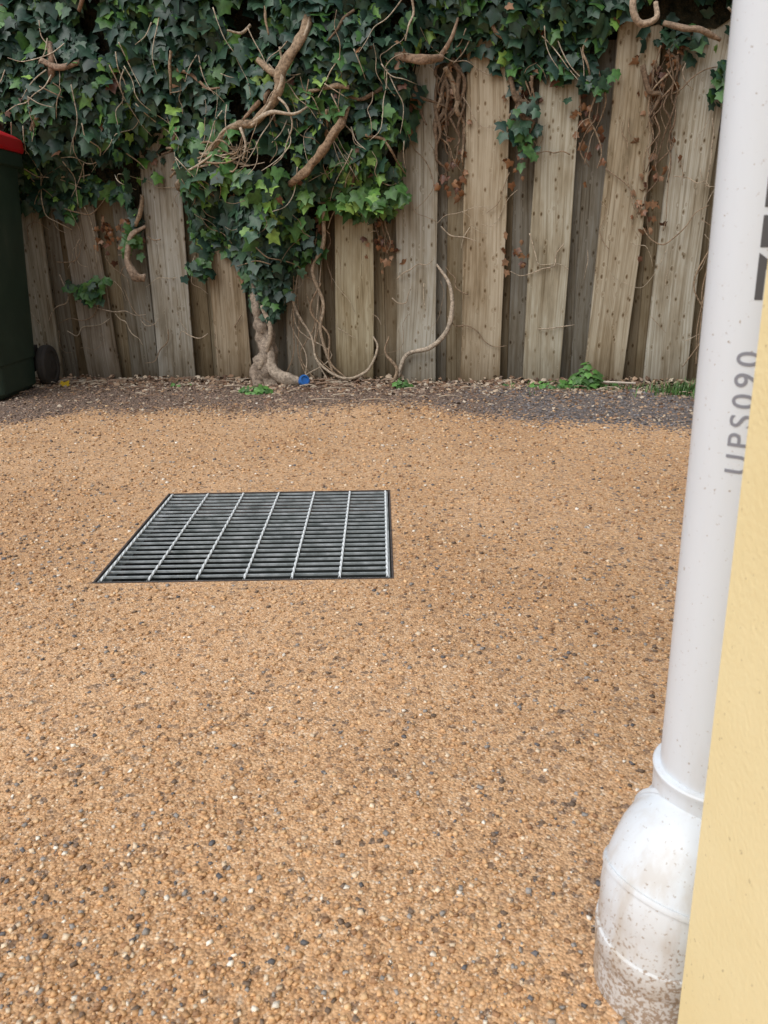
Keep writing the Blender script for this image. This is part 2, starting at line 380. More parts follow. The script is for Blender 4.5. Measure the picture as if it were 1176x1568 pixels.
while cnt<13500:
    x=random.uniform(-2.9,2.7); z=random.uniform(.25,2.2)
    e=z-zmin(x)
    if e<0: continue
    if e<.12 and random.random()>.35+e*5: continue
    hole=N(x*4.2,z*4.2,30)+.6*math.exp(-((x-.22)/.16)**2-((z-1.38)/.10)**2)
    out=random.random()**.6
    right=ss(x,.5,1.0)
    if hole>.30-.12*right and out>.25: continue
    if right>.5 and z<1.7 and random.random()<.25: continue
    t=T(x,z)-(1-out)*.13
    P=Vector((x,Yf(x)-max(.022,t)-.012*random.random(),z))
    h=.02; gx=(T(x+h,z)-T(x-h,z))/(2*h); gz_=(T(x,z+h)-T(x,z-h))/(2*h)
    nr=Vector((-gx*.7,-1,-gz_*.5+.5))+Vector((random.gauss(0,.45),random.gauss(0,.3),random.gauss(0,.42)))
    tp=Vector((random.gauss(0,.6),-.25,-1))
    sz=random.choice([.035,.05,.06,.07,.08])*random.uniform(.8,1.15)
    if e<.12: sz*=.9
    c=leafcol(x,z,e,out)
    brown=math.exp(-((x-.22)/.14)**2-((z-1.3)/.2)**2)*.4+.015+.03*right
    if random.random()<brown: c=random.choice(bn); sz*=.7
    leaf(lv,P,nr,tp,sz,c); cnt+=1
def tuft(x,z,rx,rz,n,cols,off=.05,size=.05):
    for _ in range(n):
        a=random.gauss(0,.5);b_=random.gauss(0,.5)
        xx=x+a*rx; zz=z+b_*rz
        P=Vector((xx,Yf(xx)-.025-off*random.random(),max(.02,zz)))
        leaf(lv,P,Vector((random.gauss(0,.4),-1,.5+random.gauss(0,.35))),Vector((random.gauss(0,.6),-.2,-1)),size*random.uniform(.6,1.2),random.choice(cols))
tuft(.67,1.14,.10,.13,44,dk+md_,.09,.055)
tuft(-1.55,.47,.12,.05,36,md_+dk+md_,.06,.05)
tuft(-1.45,.52,.05,.03,8,md_,.05,.045)
tuft(-1.28,.70,.05,.06,22,md_,.06,.05)
tuft(-.90,.58,.07,.06,30,dk+md_,.08,.05)
tuft(-.58,.52,.11,.14,110,dk+md_+dk,.12,.05)
tuft(-.58,.36,.06,.05,24,dk,.12,.045)
tuft(1.5,1.3,.05,.10,35,dk+md_,.06,.05)
tuft(.96,1.33,.08,.06,30,dk+md_,.08,.05)
tuft(-.42,.64,.09,.07,40,dk+md_,.1,.045)
tuft(-.05,.87,.16,.05,80,br+md_+md_,.16,.07)
tuft(-.45,.92,.12,.06,40,br+md_,.18,.075)
for (x,z,n) in ((.37,1.03,10),(.36,.93,10),(.65,.63,12),(1.22,.83,14),(1.25,.72,6),(0,.70,14),(.04,.65,8),(-1.42,.73,26),(-1.33,.76,14),(-.5,.70,14),(-.4,.74,10),(.66,1.0,8),(.95,1.2,18),(-.3,.72,8),(.33,1.25,26),(1.3,1.0,8),(1.22,1.3,20),(.66,1.3,16),(1.28,1.38,16),(.98,1.05,8)):
    for _ in range(n):
        xx=x+random.gauss(0,.035); zz=z+random.gauss(0,.06)
        leaf(lv,Vector((xx,Yf(xx)-.015-.02*random.random(),zz)),Vector((random.gauss(0,.7),-1,random.gauss(0,.7))),Vector((random.gauss(0,1),random.gauss(0,.3),-1)),random.uniform(.02,.042),random.choice(bn),.9)
for _ in range(1700):
    x=random.uniform(-2.9,2.7); a=random.uniform(0,math.pi)
    P=Vector((x,Yf(x)+.05-math.cos(a)*.28,1.95+.28*math.sin(a)+.08*N(x*3,a)))
    if a>2.6: P.z-=random.random()*.8
    leaf(lv,P,Vector((random.gauss(0,.4),-math.cos(a),.3+math.sin(a)+random.gauss(0,.2))),Vector((random.gauss(0,.5),-math.cos(a),-.6)),random.uniform(.06,.1),random.choice(dk+md_))
ml,nt,b=newmat('ivy_leaf',rough=.45,spec=.4)
colr=nt.add('ShaderNodeAttribute',attribute_name='Col').outputs['Color']
uv=nt.add('ShaderNodeAttribute',attribute_name='pos2').outputs['Vector']
sx=nt.add('ShaderNodeSeparateXYZ'); nt.link(uv,sx.inputs[0])
ang=nt.math('ARCTAN2',sx.outputs[0],nt.math('ADD',sx.outputs[1],.03))
vein=nt.math('ABSOLUTE',nt.math('SINE',nt.math('MULTIPLY',ang,3.6)))
vein=nt.ramp(vein,[(0,1),(.16,0)])
geo=nt.add('ShaderNodeNewGeometry').outputs['Position']
c=nt.mix(nt.math('MULTIPLY',vein,.3),colr,nt.mix(1.,colr,(2.2,1.9,2.0),'MULTIPLY'))
c=nt.mix(.7,c,nt.ramp(nt.noise(geo,45,1),[(.3,.6),(.7,1.35)]),'MULTIPLY')
nt.link(c,b.inputs['Base Color'])
att(lv.obj('leaves',ml,smooth=True),ivy)
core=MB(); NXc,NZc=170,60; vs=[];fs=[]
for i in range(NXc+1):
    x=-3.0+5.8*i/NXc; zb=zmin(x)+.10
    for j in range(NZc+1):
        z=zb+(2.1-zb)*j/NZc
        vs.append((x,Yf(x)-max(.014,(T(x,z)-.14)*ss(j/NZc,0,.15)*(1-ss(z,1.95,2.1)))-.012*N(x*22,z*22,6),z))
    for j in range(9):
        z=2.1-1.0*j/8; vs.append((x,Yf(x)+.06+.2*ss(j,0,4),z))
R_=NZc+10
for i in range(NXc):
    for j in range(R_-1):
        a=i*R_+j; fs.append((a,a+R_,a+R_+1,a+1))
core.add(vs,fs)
mc,nt,b=newmat('ivy_dark_core',rough=1,spec=.1)  # added sheet behind the leaves; dark depth painted in, sky hidden
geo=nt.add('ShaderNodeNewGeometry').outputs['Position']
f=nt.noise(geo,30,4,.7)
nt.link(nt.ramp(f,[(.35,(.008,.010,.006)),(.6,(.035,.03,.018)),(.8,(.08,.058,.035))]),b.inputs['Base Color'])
nt.link(nt.bump(f,1,.03),b.inputs['Normal'])
att(core.obj('dark_core',mc,smooth=True),ivy)
st_=MB()
def F(x,z,o): return (x,Yf(x)-o,z)
def stem(pts,rad,col,rough=.35,n=6,seg=9,jit=0):
    P=[F(*q) for q in pts]
    if jit: P=[(a+random.gauss(0,jit),b_-abs(random.gauss(0,jit)),c+random.gauss(0,jit)) for a,b_,c in P]
    tube(st_,P,rad,col,seg,n,rough)
wd=(.33,.24,.16); pale=(.48,.39,.29); dwd=(.19,.13,.085)
main=[(-.27,1.68,.18),(-.31,1.54,.26),(-.36,1.46,.29),(-.42,1.38,.30),(-.43,1.32,.31),(-.47,1.26,.30),(-.56,1.19,.29),(-.63,1.18,.28),(-.70,1.15,.27),(-.80,1.08,.2),(-.93,1.01,.13),(-1.0,.95,.05)]
stem(main,[.020,.025,.022,.026,.020,.020,.016,.018,.015,.018,.022,.018],wd,.5,seg=12)
stem([(a+.012*math.sin(i*2.1),c+.014*math.cos(i*1.7),o+.012) for i,(a,c,o) in enumerate(main)],[.008,.009,.010,.008,.007,.006,.008],pale,.3,seg=7)
stem([(-.53,1.44,.24),(-.46,1.38,.29),(-.41,1.37,.30)],[.012,.017,.017],wd)
stem([(-.56,1.19,.30),(-.47,1.22,.33),(-.37,1.21,.33),(-.31,1.24,.30)],[.010,.008,.006,.004],pale)
stem([(-.62,1.17,.30),(-.60,1.10,.31),(-.62,1.04,.30)],[.007,.006,.004],pale)
stem([(-.45,1.29,.31),(-.40,1.24,.33),(-.38,1.17,.32),(-.41,1.10,.31)],[.006,.005,.004,.002],pale)
stem([(-.13,1.25,.2),(-.17,1.17,.25),(-.22,1.11,.26),(-.25,1.07,.27),(-.31,1.01,.26),(-.34,.98,.26),(-.42,.94,.2)],[.012,.018,.017,.020,.016,.019,.014],(.30,.205,.13),.5,seg=12)
stem([(-.93,1.01,.10),(-.80,1.01,.18),(-.7,1.04,.23),(-.6,1.02,.24)],[.018,.012,.009,.006],pale)
for k in range(10):
    a=random.gauss(0,.03); stem([(-1.0+random.random()*.1,1.01+a,.12),(-.86,1.05+a,.20),(-.72+a,1.08-a,.25),(-.6,1.07+a*2,.27)],[.006,.005,.004,.002],random.choice([pale,wd]),.3,jit=.018)
stem([(-.02,1.40,.1),(.04,1.42,.17),(.10,1.43,.19),(.2,1.42,.20),(.29,1.43,.14)],[.012,.018,.017,.020,.016],(.32,.22,.15),.5,seg=12)
stem([(.28,1.43,.14),(.33,1.50,.15),(.36,1.58,.12)],[.011,.009,.006],(.32,.22,.15),.4)
stem([(.02,1.43,.17),(-.04,1.50,.2),(-.05,1.58,.18)],[.012,.010,.008],wd,.4)
stem([(1.12,1.74,.2),(1.06,1.62,.26),(1.05,1.54,.27),(1.09,1.49,.26),(1.15,1.51,.25),(1.15,1.57,.22)],[.012,.013,.014,.014,.012,.01],(.42,.32,.23),.2)
stem([(1.22,1.52,.12),(1.29,1.49,.15),(1.36,1.48,.15),(1.46,1.45,.10)],[.010,.013,.012,.008],(.33,.24,.17))
stem([(-1.55,1.48,.26),(-1.45,1.44,.30),(-1.35,1.46,.29)],[.012,.013,.01],(.30,.21,.15))
stem([(-1.52,1.40,.24),(-1.49,1.48,.28),(-1.50,1.55,.25)],[.016,.016,.012],(.30,.21,.15))
for k in range(34):
    x=random.uniform(-1.7,1.5); z=random.uniform(.95,1.7)
    if z<zmin(x)+.06: continue
    a=random.choice([-1.2,-2.0,-.4,.6,-2.8,-1.5])+random.gauss(0,.3); P=[]
    for s_ in range(random.randint(3,5)):
        P.append((x,z,T(x,z)-.010+.025*random.random())); x+=math.cos(a)*.055; z+=math.sin(a)*.055; a+=random.gauss(0,.45)
    r=random.uniform(.004,.010)
    stem(P,[r,r*1.1,r*.8,r*.6],random.choice([wd,dwd,pale,(.27,.18,.12)]),.4,n=5,seg=8)
def gapvines(xc,half,ztop,zlo,zhi,cnt_,rmax):
    for k in range(cnt_):
        x0=xc+random.uniform(-half,half); P=[]; z=ztop-random.random()*.12; end=random.uniform(zlo,zhi)
        while z>end:
            P.append((x0,z,.012+.04*random.random())); x0+=random.gauss(0,half*.6); x0=min(xc+half*1.1,max(xc-half*1.1,x0)); z-=random.uniform(.035,.09)
        if len(P)>2: stem(P,[rmax*random.uniform(.2,1),rmax*random.uniform(.2,.8),.002],random.choice([wd,dwd,dwd,(.26,.18,.12)]),.5,n=4,seg=7)
gapvines(.335,.06,1.46,.85,1.15,11,.013)
gapvines(.665,.05,1.42,1.0,1.25,7,.010)
gapvines(.97,.05,1.42,.9,1.2,5,.006)
gapvines(1.27,.05,1.46,.6,1.1,11,.006)
gapvines(.02,.05,.95,.5,.75,4,.005)
gapvines(-.30,.05,.85,.4,.7,5,.005)
stem([(.28,.58,.02),(.34,.49,.05),(.355,.38,.06),(.33,.27,.06),(.25,.19,.05),(.13,.15,.03),(.08,.03,.03)],[.005,.009,.011,.012,.011,.011,.012],(.48,.40,.31),.3)
stem([(-.60,.62,.05),(-.63,.45,.07),(-.61,.3,.08),(-.59,.18,.085),(-.60,.07,.10),(-.57,-.03,.11)],[.02,.03,.045,.05,.06,.068],(.33,.265,.205),.7,seg=18,n=8)
stem([(-.58,.2,.12),(-.56,.09,.14),(-.49,.045,.16),(-.42,.03,.16)],[.02,.028,.032,.022],(.44,.36,.28),.5,seg=12)
stem([(-.62,.14,.11),(-.66,.08,.12),(-.64,.0,.14)],[.018,.024,.03],(.33,.26,.2),.4,seg=12)
stem([(-.60,.4,.13),(-.56,.28,.14),(-.59,.18,.14),(-.63,.09,.15)],[.010,.012,.014,.014],(.40,.32,.24),.4)
stem([(-.27,.85,.06),(-.28,.68,.05),(-.34,.56,.06),(-.29,.4,.05),(-.31,.26,.05),(-.25,.05,.04)],[.010,.010,.009,.008,.008,.008],(.40,.31,.22),.35)
stem([(-.46,.48,.05),(-.43,.36,.05),(-.36,.24,.04),(-.33,.12,.07),(-.2,.04,.09),(-.08,.07,.06),(-.02,.18,.04),(-.04,.24,.02)],[.006,.007,.005,.006,.007,.008,.006,.004],pale,.3)
stem([(-.3,.5,.04),(-.36,.37,.05),(-.27,.25,.05),(-.27,.12,.05),(-.18,.03,.06)],[.005]*5,wd,.2)
for k in range(7):
    x=-.35+random.gauss(0,.08)
    stem([(x,.45+random.gauss(0,.1),.03),(x+random.gauss(0,.04),.3,.04),(x+random.gauss(0,.05),.15,.04),(x+random.gauss(0,.08),.02,.06)],[.003,.003,.004],random.choice([pale,wd]),.2,seg=6)
stem([(-1.19,.78,.05),(-1.27,.73,.07),(-1.30,.62,.08),(-1.27,.55,.08),(-1.22,.53,.06)],[.008,.012,.015,.024,.020],(.36,.27,.2),.6,seg=12)
stem([(-1.19,.92,.06),(-1.2,.85,.08),(-1.24,.78,.07)],[.010,.011,.010],wd,.3)
stem([(.05,-.01,.05),(.08,.08,.04),(.02,.16,.03),(.04,.24,.02)],[.012,.009,.006,.004],wd)
for x,z in ((.63,1.27),(.66,1.2),(-.02,1.02),(1.2,1.28)):
    stem([(x-.03,z+.1,.05),(x,z,.06),(x+.05,z-.02,.05),(x+.02,z-.10,.04)],[.012,.012,.010,.005],dwd,.6)
stem([(1.6,1.0,.04),(1.56,.85,.07),(1.53,.78,.08),(1.57,.70,.05)],[.009,.011,.011,.008],(.42,.33,.25),.2)
for k in range(3):
    ox=random.gauss(0,.02)
    stem([(1.56+ox,.7,.03),(1.51+ox,.5,.04),(1.55-ox,.3,.03),(1.5+ox,.1,.03)],[.004,.003,.003,.002],wd,.2,jit=.01,seg=6)
for k in range(210):
    x=random.uniform(-1.9,1.8); z=random.uniform(.25,1.4); onboard=z<zmin(x)
    if onboard and random.random()<.4: continue
    P=[]; a=random.choice([-1.57,-1.57,1.57,0,3.1,-.8])+random.gauss(0,.5); L=random.uniform(.03,.07)
    for s_ in range(random.randint(3,7)):
        oo=.022+.02*random.random() if z<zmin(x) else T(x,z)+.015
        P.append((x,max(.01,z),oo)); x+=math.cos(a)*L; z+=math.sin(a)*L; a+=random.gauss(0,.55)
    r=random.choice([.0012,.0016,.002,.003])
    stem(P,[r,r,r*.5],random.choice([pale,pale,(.5,.42,.31),wd,wd]),.1,n=4,seg=5)
for k in range(90):
    x=random.uniform(-1.8,1.5); z=random.uniform(1.0,1.65)
    if z<zmin(x)+.03: continue
    a=random.uniform(-2.6,-.5); P=[]
    for s_ in range(random.randint(3,6)):
        P.append((x,z,T(x,z)+.01+.02*random.random())); x+=math.cos(a)*.06; z+=math.sin(a)*.06; a+=random.gauss(0,.3)
        if z<zmin(x): break
    if len(P)>2: stem(P,[.0028,.0022,.0014],random.choice([pale,(.5,.42,.32),(.6,.52,.4)]),.1,n=4,seg=5)
mb_,nt,b=newmat('ivy_bark',rough=.85,spec=.2)
colr=nt.add('ShaderNodeAttribute',attribute_name='Col').outputs['Color']; geo=nt.add('ShaderNodeNewGeometry').outputs['Position']
f=nt.noise(geo,70,4,.75)
nt.link(nt.mix(1.,colr,nt.ramp(f,[(.3,.35),(.5,.9),(.7,1.4)]),'MULTIPLY'),b.inputs['Base Color'])
nt.link(nt.bump(f,.9,.008),b.inputs['Normal'])
att(st_.obj('stems',mb_,smooth=True),ivy)
for e in (fence,ivy): e.location=(0,Yf(0)*FS[1],0); e.scale=FS

# ---------------------------------------------------------------- leaf litter
lt=MB()
def Yg(x): return 3.926-.1525*x
lc_=[(.26,.16,.10),(.35,.24,.16),(.17,.10,.065),(.42,.33,.24),(.12,.075,.05),(.48,.40,.31),(.22,.16,.12)]
for _ in range(3400):
    x=random.uniform(-2.2,2.3); dd=abs(random.gauss(0,.15)); y=Yg(x)-.012-dd
    P=Vector((x,y,gz(x,y)+.003+max(0,.03-dd*.25)*random.random()))
    leaf(lt,P,Vector((random.gauss(0,.5),random.gauss(-.3,.5),1)),Vector((random.gauss(0,1),random.gauss(0,1),0)),random.uniform(.008,.034),random.choice(lc_),.8,.9)
for _ in range(1300):
    x=random.uniform(-2.0,2.0); y=Yg(x)-.1-random.random()**1.4*.75
    leaf(lt,Vector((x,y,gz(x,y)+.006)),Vector((random.gauss(0,.4),random.gauss(-.2,.4),1)),Vector((random.gauss(0,1),random.gauss(0,1),0)),random.uniform(.007,.020),random.choice(lc_),.8,.9)
for _ in range(120):
    x=random.uniform(-1.6,1.4); y=random.uniform(1.6,3.2)
    if GX0-.02<x<GX1+.02 and y<GY1+.02: continue
    leaf(lt,Vector((x,y,gz(x,y)+.005)),Vector((random.gauss(0,.4),random.gauss(-.2,.4),1)),Vector((random.gauss(0,1),random.gauss(0,1),0)),random.uniform(.005,.010),random.choice([(.10,.06,.04),(.2,.13,.08)]),.8,.7)
leaf(lt,Vector((-1.59,Yg(-1.59)-.24,.02)),Vector((0,-.7,1)),Vector((.5,1,0)),.05,(.6,.4,.03))
for _ in range(170):
    x=random.uniform(-1.9,2.0); y=Yg(x)-.03-abs(random.gauss(0,.2)); a=random.gauss(0,.7); L=random.uniform(.03,.14); z=gz(x,y)+.012
    tube(lt,[(x,y,z),(x+L*.5*math.cos(a),y+L*.5*math.sin(a)*.4,z+.006),(x+L*math.cos(a),y+L*math.sin(a)*.4,z)],[.003,.002,.001],random.choice([(.45,.37,.28),(.3,.2,.14)]),5,2)
tube(lt,[(.93,3.66,.035),(1.03,3.63,.04),(1.17,3.61,.035)],[.006,.005,.004],(.6,.52,.44),6,3)
mlt,nt,b=newmat('dry_leaf',rough=.8,spec=.2)
nt.link(nt.add('ShaderNodeAttribute',attribute_name='Col').outputs['Color'],b.inputs['Base Color'])
lt.obj('leaf_litter',mlt)

# ---------------------------------------------------------------- weeds
wd_=MB()
def weed(x,y,r,h,n,size):
    for _ in range(n):
        a=random.uniform(0,6.28); q=r*math.sqrt(random.random()); xx=x+math.cos(a)*q; yy=y+math.sin(a)*q*.6
        zz=.01+h*random.random()*(1-q/r*.6)
        leaf(wd_,Vector((xx,yy,zz)),Vector((math.cos(a)*.5,math.sin(a)*.5-.4,1)),Vector((math.cos(a),math.sin(a),-.2)),size*random.uniform(.6,1.2),random.choice([(.07,.17,.035),(.10,.24,.05),(.05,.12,.03)]),.4,1.15)
weed(.95,3.64,.07,.15,70,.042); weed(.81,3.66,.12,.05,60,.025); weed(-.59,3.67,.07,.05,45,.03); weed(.10,3.77,.05,.05,30,.025)
weed(1.05,3.67,.05,.04,20,.025); weed(.6,3.72,.05,.03,18,.02); weed(-1.0,3.9,.05,.03,16,.02)
def blades(x,y,r,n,h):
    for _ in range(n):
        xx=x+random.gauss(0,r);yy=y+random.gauss(0,r*.5);a=random.uniform(0,6.28);hh=h*random.uniform(.4,1.1); l=hh*.5
        dx,dy=math.cos(a),math.sin(a); w2=.0018
        vs=[(xx-dy*w2,yy+dx*w2,0),(xx+dy*w2,yy-dx*w2,0),(xx+dx*l*.4+dy*w2,yy+dy*l*.4-dx*w2,hh*.6),(xx+dx*l*.4-dy*w2,yy+dy*l*.4+dx*w2,hh*.6),(xx+dx*l,yy+dy*l,hh)]
        wd_.add(vs,[(0,1,2,3),(3,2,4)],random.choice([(.07,.16,.035),(.10,.2,.05),(.05,.11,.03)]))
blades(1.36,3.46,.09,520,.07); blades(1.14,3.60,.06,120,.045); blades(.85,3.62,.1,90,.05); blades(1.65,3.5,.1,200,.06)
mwd,nt,b=newmat('weed_leaf',rough=.5,spec=.4)
nt.link(nt.add('ShaderNodeAttribute',attribute_name='Col').outputs['Color'],b.inputs['Base Color'])
wd_.obj('weeds',mwd)

# ---------------------------------------------------------------- blue plastic cap
cp=MB(); vs=[];fs=[];K=24
prof=[(.0,.0),(.016,.0),(.020,.003),(.020,.022),(.026,.024),(.026,.034),(.018,.036),(.018,.030),(0,.030)]
for (r,z) in prof:
    for k in range(K):
        rr=r*(1+(.05 if (k%2 and .018<r<.022) else 0)); a=2*math.pi*k/K; vs.append((rr*math.cos(a),rr*math.sin(a),z))
for i in range(len(prof)-1):
    for k in range(K): A=i*K; fs.append((A+k,A+(k+1)%K,A+K+(k+1)%K,A+K+k))
cp.add(vs,fs); mbl,_,_=newmat('blue_plastic',(.02,.13,.42),.4)
o=cp.obj('plastic_cap',mbl); o.location=(-.388,3.81,.035); o.rotation_euler=(math.radians(65),.3,.4)

# ---------------------------------------------------------------- wheelie bin
binp=empty('wheelie_bin',(-1.94,4.0,0))
def rrect(cx,cy,w,dp,r,z,n=5):
    out=[]
    for (sx_,sy_,a0) in ((1,1,0),(-1,1,90),(-1,-1,180),(1,-1,270)):
        for k in range(n+1):
            a=math.radians(a0+90*k/n); out.append((cx+sx_*(w/2-r)+r*math.cos(a),cy+sy_*(dp/2-r)+r*math.sin(a),z))
    return out
def loft(mb,secs,caps=True,col=(1,1,1)):
    n=len(secs[0]); vs=[v for s_ in secs for v in s_]; fs=[]
    for i in range(len(secs)-1):
        for k in range(n): A=i*n; fs.append((A+k,A+(k+1)%n,A+n+(k+1)%n,A+n+k))
    if caps: fs.append(tuple(range(n))[::-1]); fs.append(tuple((len(secs)-1)*n+k for k in range(n)))
    mb.add(vs,fs,col)
bd=MB(); cx=-1.945
loft(bd,[rrect(cx,4.0,.43,.36,.04,.012),rrect(cx,4.0,.47,.41,.05,.035),rrect(cx,4.0,.475,.42,.05,.15),rrect(cx,4.0,.49,.43,.05,.16),rrect(cx,3.985,.52,.50,.05,.55),
 rrect(cx,3.97,.555,.57,.05,.92),rrect(cx,3.965,.565,.585,.05,.97),rrect(cx,3.965,.60,.625,.05,.975),rrect(cx,3.965,.605,.63,.05,1.03),rrect(cx,3.965,.59,.61,.05,1.035)])
for xx in (-.14,0,.14):
    loft(bd,[[(cx+xx-.012,3.79,.2),(cx+xx+.012,3.79,.2),(cx+xx+.012,3.83,.2),(cx+xx-.012,3.83,.2)],[(cx+xx-.012,3.685,.90),(cx+xx+.012,3.685,.90),(cx+xx+.012,3.73,.90),(cx+xx-.012,3.73,.90)]])
mbn,nt,b=newmat('bin_green_plastic',rough=.5,spec=.4)
geo=nt.add('ShaderNodeNewGeometry').outputs['Position']
f=nt.noise(geo,5,5,.6)
nt.link(nt.ramp(f,[(.3,(.018,.038,.026)),(.6,(.03,.056,.04)),(.8,(.07,.085,.07))]),b.inputs['Base Color'])
att(bd.obj('body',mbn,bevel=.004),binp)
ld=MB()
loft(ld,[rrect(cx,3.955,.62,.66,.06,1.032),rrect(cx,3.955,.63,.67,.06,1.045),rrect(cx,3.955,.625,.665,.06,1.085),rrect(cx,3.96,.58,.62,.06,1.10),rrect(cx,3.97,.50,.52,.06,1.118),rrect(cx,3.98,.3,.3,.06,1.126)])
loft(ld,[rrect(cx,3.61,.22,.05,.02,1.035),rrect(cx,3.61,.22,.05,.02,1.06)])
mrd,nt,b=newmat('bin_red_plastic',(.50,.012,.02),rough=.4)
att(ld.obj('lid',mrd,bevel=.004),binp)
hd=MB(); tube(hd,[(cx-.24,4.29,1.0),(cx-.24,4.36,1.03),(cx-.1,4.37,1.03),(cx+.1,4.37,1.03),(cx+.24,4.36,1.03),(cx+.24,4.29,1.0)],[.015]*6,seg=10,n=4)
att(hd.obj('handle',mbn,smooth=True),binp)
mtr,nt,b=newmat('bin_wheel_rubber',(.045,.04,.036),rough=.8)
wh=MB()
for sx_ in (-1,1):
    x0=cx+sx_*.262; K=32; vs=[];fs=[]
    prof=[(0,-.022),(.03,-.026),(.065,-.018),(.072,-.025),(.094,-.022),(.10,-.010),(.10,.010),(.094,.022),(.072,.025),(.065,.018),(.03,.026),(0,.022)]
    for r,xx in prof:
        for k in range(K): a=2*math.pi*k/K; vs.append((x0+xx,4.27+r*math.cos(a),.10+r*math.sin(a)))
    for i in range(len(prof)-1):
        for k in range(K): A=i*K; fs.append((A+k,A+(k+1)%K,A+K+(k+1)%K,A+K+k))
    wh.add(vs,fs)
tube(wh,[(cx-.26,4.27,.10),(cx+.26,4.27,.10)],[.011,.011],seg=10,n=1)
for sx_ in (-1,1): wh.box(cx+sx_*.2-.015,cx+sx_*.2+.015,4.15,4.29,.08,.2)
att(wh.obj('wheels_and_axle',mtr),binp)
binp.location=(-1.94-.008,4.0-.26,0); binp.scale=(1,1,1.05)

# ---------------------------------------------------------------- house
WX,WY=.233,.47
def wxz(z): return WX-.017*z     # slightly battered wall
hs_=empty('rendered_house',(WX,WY,0))
mwal,nt,b=newmat('yellow_render',rough=.85,spec=.2)
geo=nt.add('ShaderNodeNewGeometry').outputs['Position']
f=nt.noise(geo,5,4); sp=nt.noise(geo,150,2)
c=nt.mix(nt.ramp(f,[(.35,0),(.7,1)]),(.90,.79,.47),(.84,.71,.39))
c=nt.mix(nt.ramp(sp,[(.27,.55),(.31,0)]),c,(.35,.27,.15))
nt.link(c,b.inputs['Base Color']); nt.link(nt.bump(nt.noise(geo,220,3),.3,.002),b.inputs['Normal'])
H=2.4; HX,HY=6.0,-6.0
wl=MB(); wy0,wy1,wz0,wz1=-3.2,-1.9,1.0,2.0
def quad(pts): wl.add(pts,[(0,1,2,3)])
for (ya_,yb_,za,zb) in ((HY,wy0,0,H),(wy1,WY,0,H),(wy0,wy1,0,wz0),(wy0,wy1,wz1,H)):
    quad([(wxz(za),yb_,za),(wxz(za),ya_,za),(wxz(zb),ya_,zb),(wxz(zb),yb_,zb)])
for a,b2 in (((wy0,wz0),(wy1,wz0)),((wy1,wz0),(wy1,wz1)),((wy1,wz1),(wy0,wz1)),((wy0,wz1),(wy0,wz0))):
    quad([(wxz(a[1]),a[0],a[1]),(wxz(b2[1]),b2[0],b2[1]),(WX+.12,b2[0],b2[1]),(WX+.12,a[0],a[1])])
quad([(HX,WY,0),(wxz(0),WY,0),(wxz(H),WY,H),(HX,WY,H)]); quad([(wxz(0),HY,0),(HX,HY,0),(HX,HY,H),(wxz(H),HY,H)]); quad([(HX,HY,0),(HX,WY,0),(HX,WY,H),(HX,HY,H)])
att(wl.obj('walls',mwal),hs_)
mwt,_,_=newmat('white_painted_trim',(.75,.75,.73),.5)
mgl,_,_=newmat('window_glass',(.03,.04,.045),.08)
wf=MB()
for (a,b2,c_,d_) in ((wy0,wy0+.05,wz0,wz1),(wy1-.05,wy1,wz0,wz1),(wy0+.05,wy1-.05,wz0,wz0+.05),(wy0+.05,wy1-.05,wz1-.05,wz1),((wy0+wy1)/2-.025,(wy0+wy1)/2+.025,wz0+.05,wz1-.05)):
    wf.box(WX+.07,WX+.11,a,b2,c_,d_)
wf.box(WX-.07,WX+.068,wy0-.04,wy1+.04,wz0-.045,wz0-.003)
att(wf.obj('window_frame',mwt),hs_)
gl=MB(); gl.box(WX+.088,WX+.092,wy0+.045,wy1-.045,wz0+.045,wz1-.045); att(gl.obj('window_glass',mgl),hs_)
rf=MB(); ov=.12
rf.add([(WX-ov,WY+ov,H+.16),(HX+ov,WY+ov,H+.16),(HX+ov,HY-ov,H+.16),(WX-ov,HY-ov,H+.16),(WX+2.9,WY-2.9,H+1.5),(WX+2.9,HY+2.8,H+1.5)],
 [(1,0,4),(0,3,5,4),(3,2,5),(2,1,4,5)])
mrf,nt,b=newmat('roof_metal',(.22,.23,.24),.5,.3)
att(rf.obj('roof',mrf),hs_)
fa=MB(); fa.box(WX-ov,HX+ov,WY+ov-.02,WY+ov,H,H+.158); fa.box(WX-ov,HX+ov,HY-ov,HY-ov+.02,H,H+.158); fa.box(WX-ov,WX-ov+.02,HY-ov+.02,WY+ov-.02,H,H+.158); fa.box(HX+ov-.02,HX+ov,HY-ov+.02,WY+ov-.02,H,H+.158)
fa.box(WX-ov+.021,HX+ov-.021,HY-ov+.021,WY+ov-.021,H+.002,H+.012)
att(fa.obj('fascia_and_soffit',mwt),hs_)

# ---------------------------------------------------------------- downpipe
dp=empty('drain_pipe',(.25,.55,0))
mpv,nt,b=newmat('white_pvc',rough=.38,spec=.45)
geo=nt.add('ShaderNodeNewGeometry').outputs['Position']; sx=nt.add('ShaderNodeSeparateXYZ'); nt.link(geo,sx.inputs[0])
n1=nt.noise(geo,25,4,.65); n2=nt.noise(geo,260,3,.65); n3=nt.noise(nt.mapping(geo,(45,45,9)),1,4,.6)
zz=nt.math('ADD',sx.outputs[2],nt.math('MULTIPLY',nt.math('SUBTRACT',n1,.5),.14))
foot=nt.ramp(zz,[(0,1),(.05,.8),(.09,.42),(.13,.15),(.20,.03),(.5,0)])
spk=nt.ramp(nt.math('ADD',n2,nt.math('MULTIPLY',foot,.20)),[(.665,0),(.72,1)])
stn=nt.ramp(n3,[(.46,0),(.70,.55)])
c=nt.mix(nt.math('MULTIPLY',foot,.45),(.69,.74,.79),(.46,.36,.25))
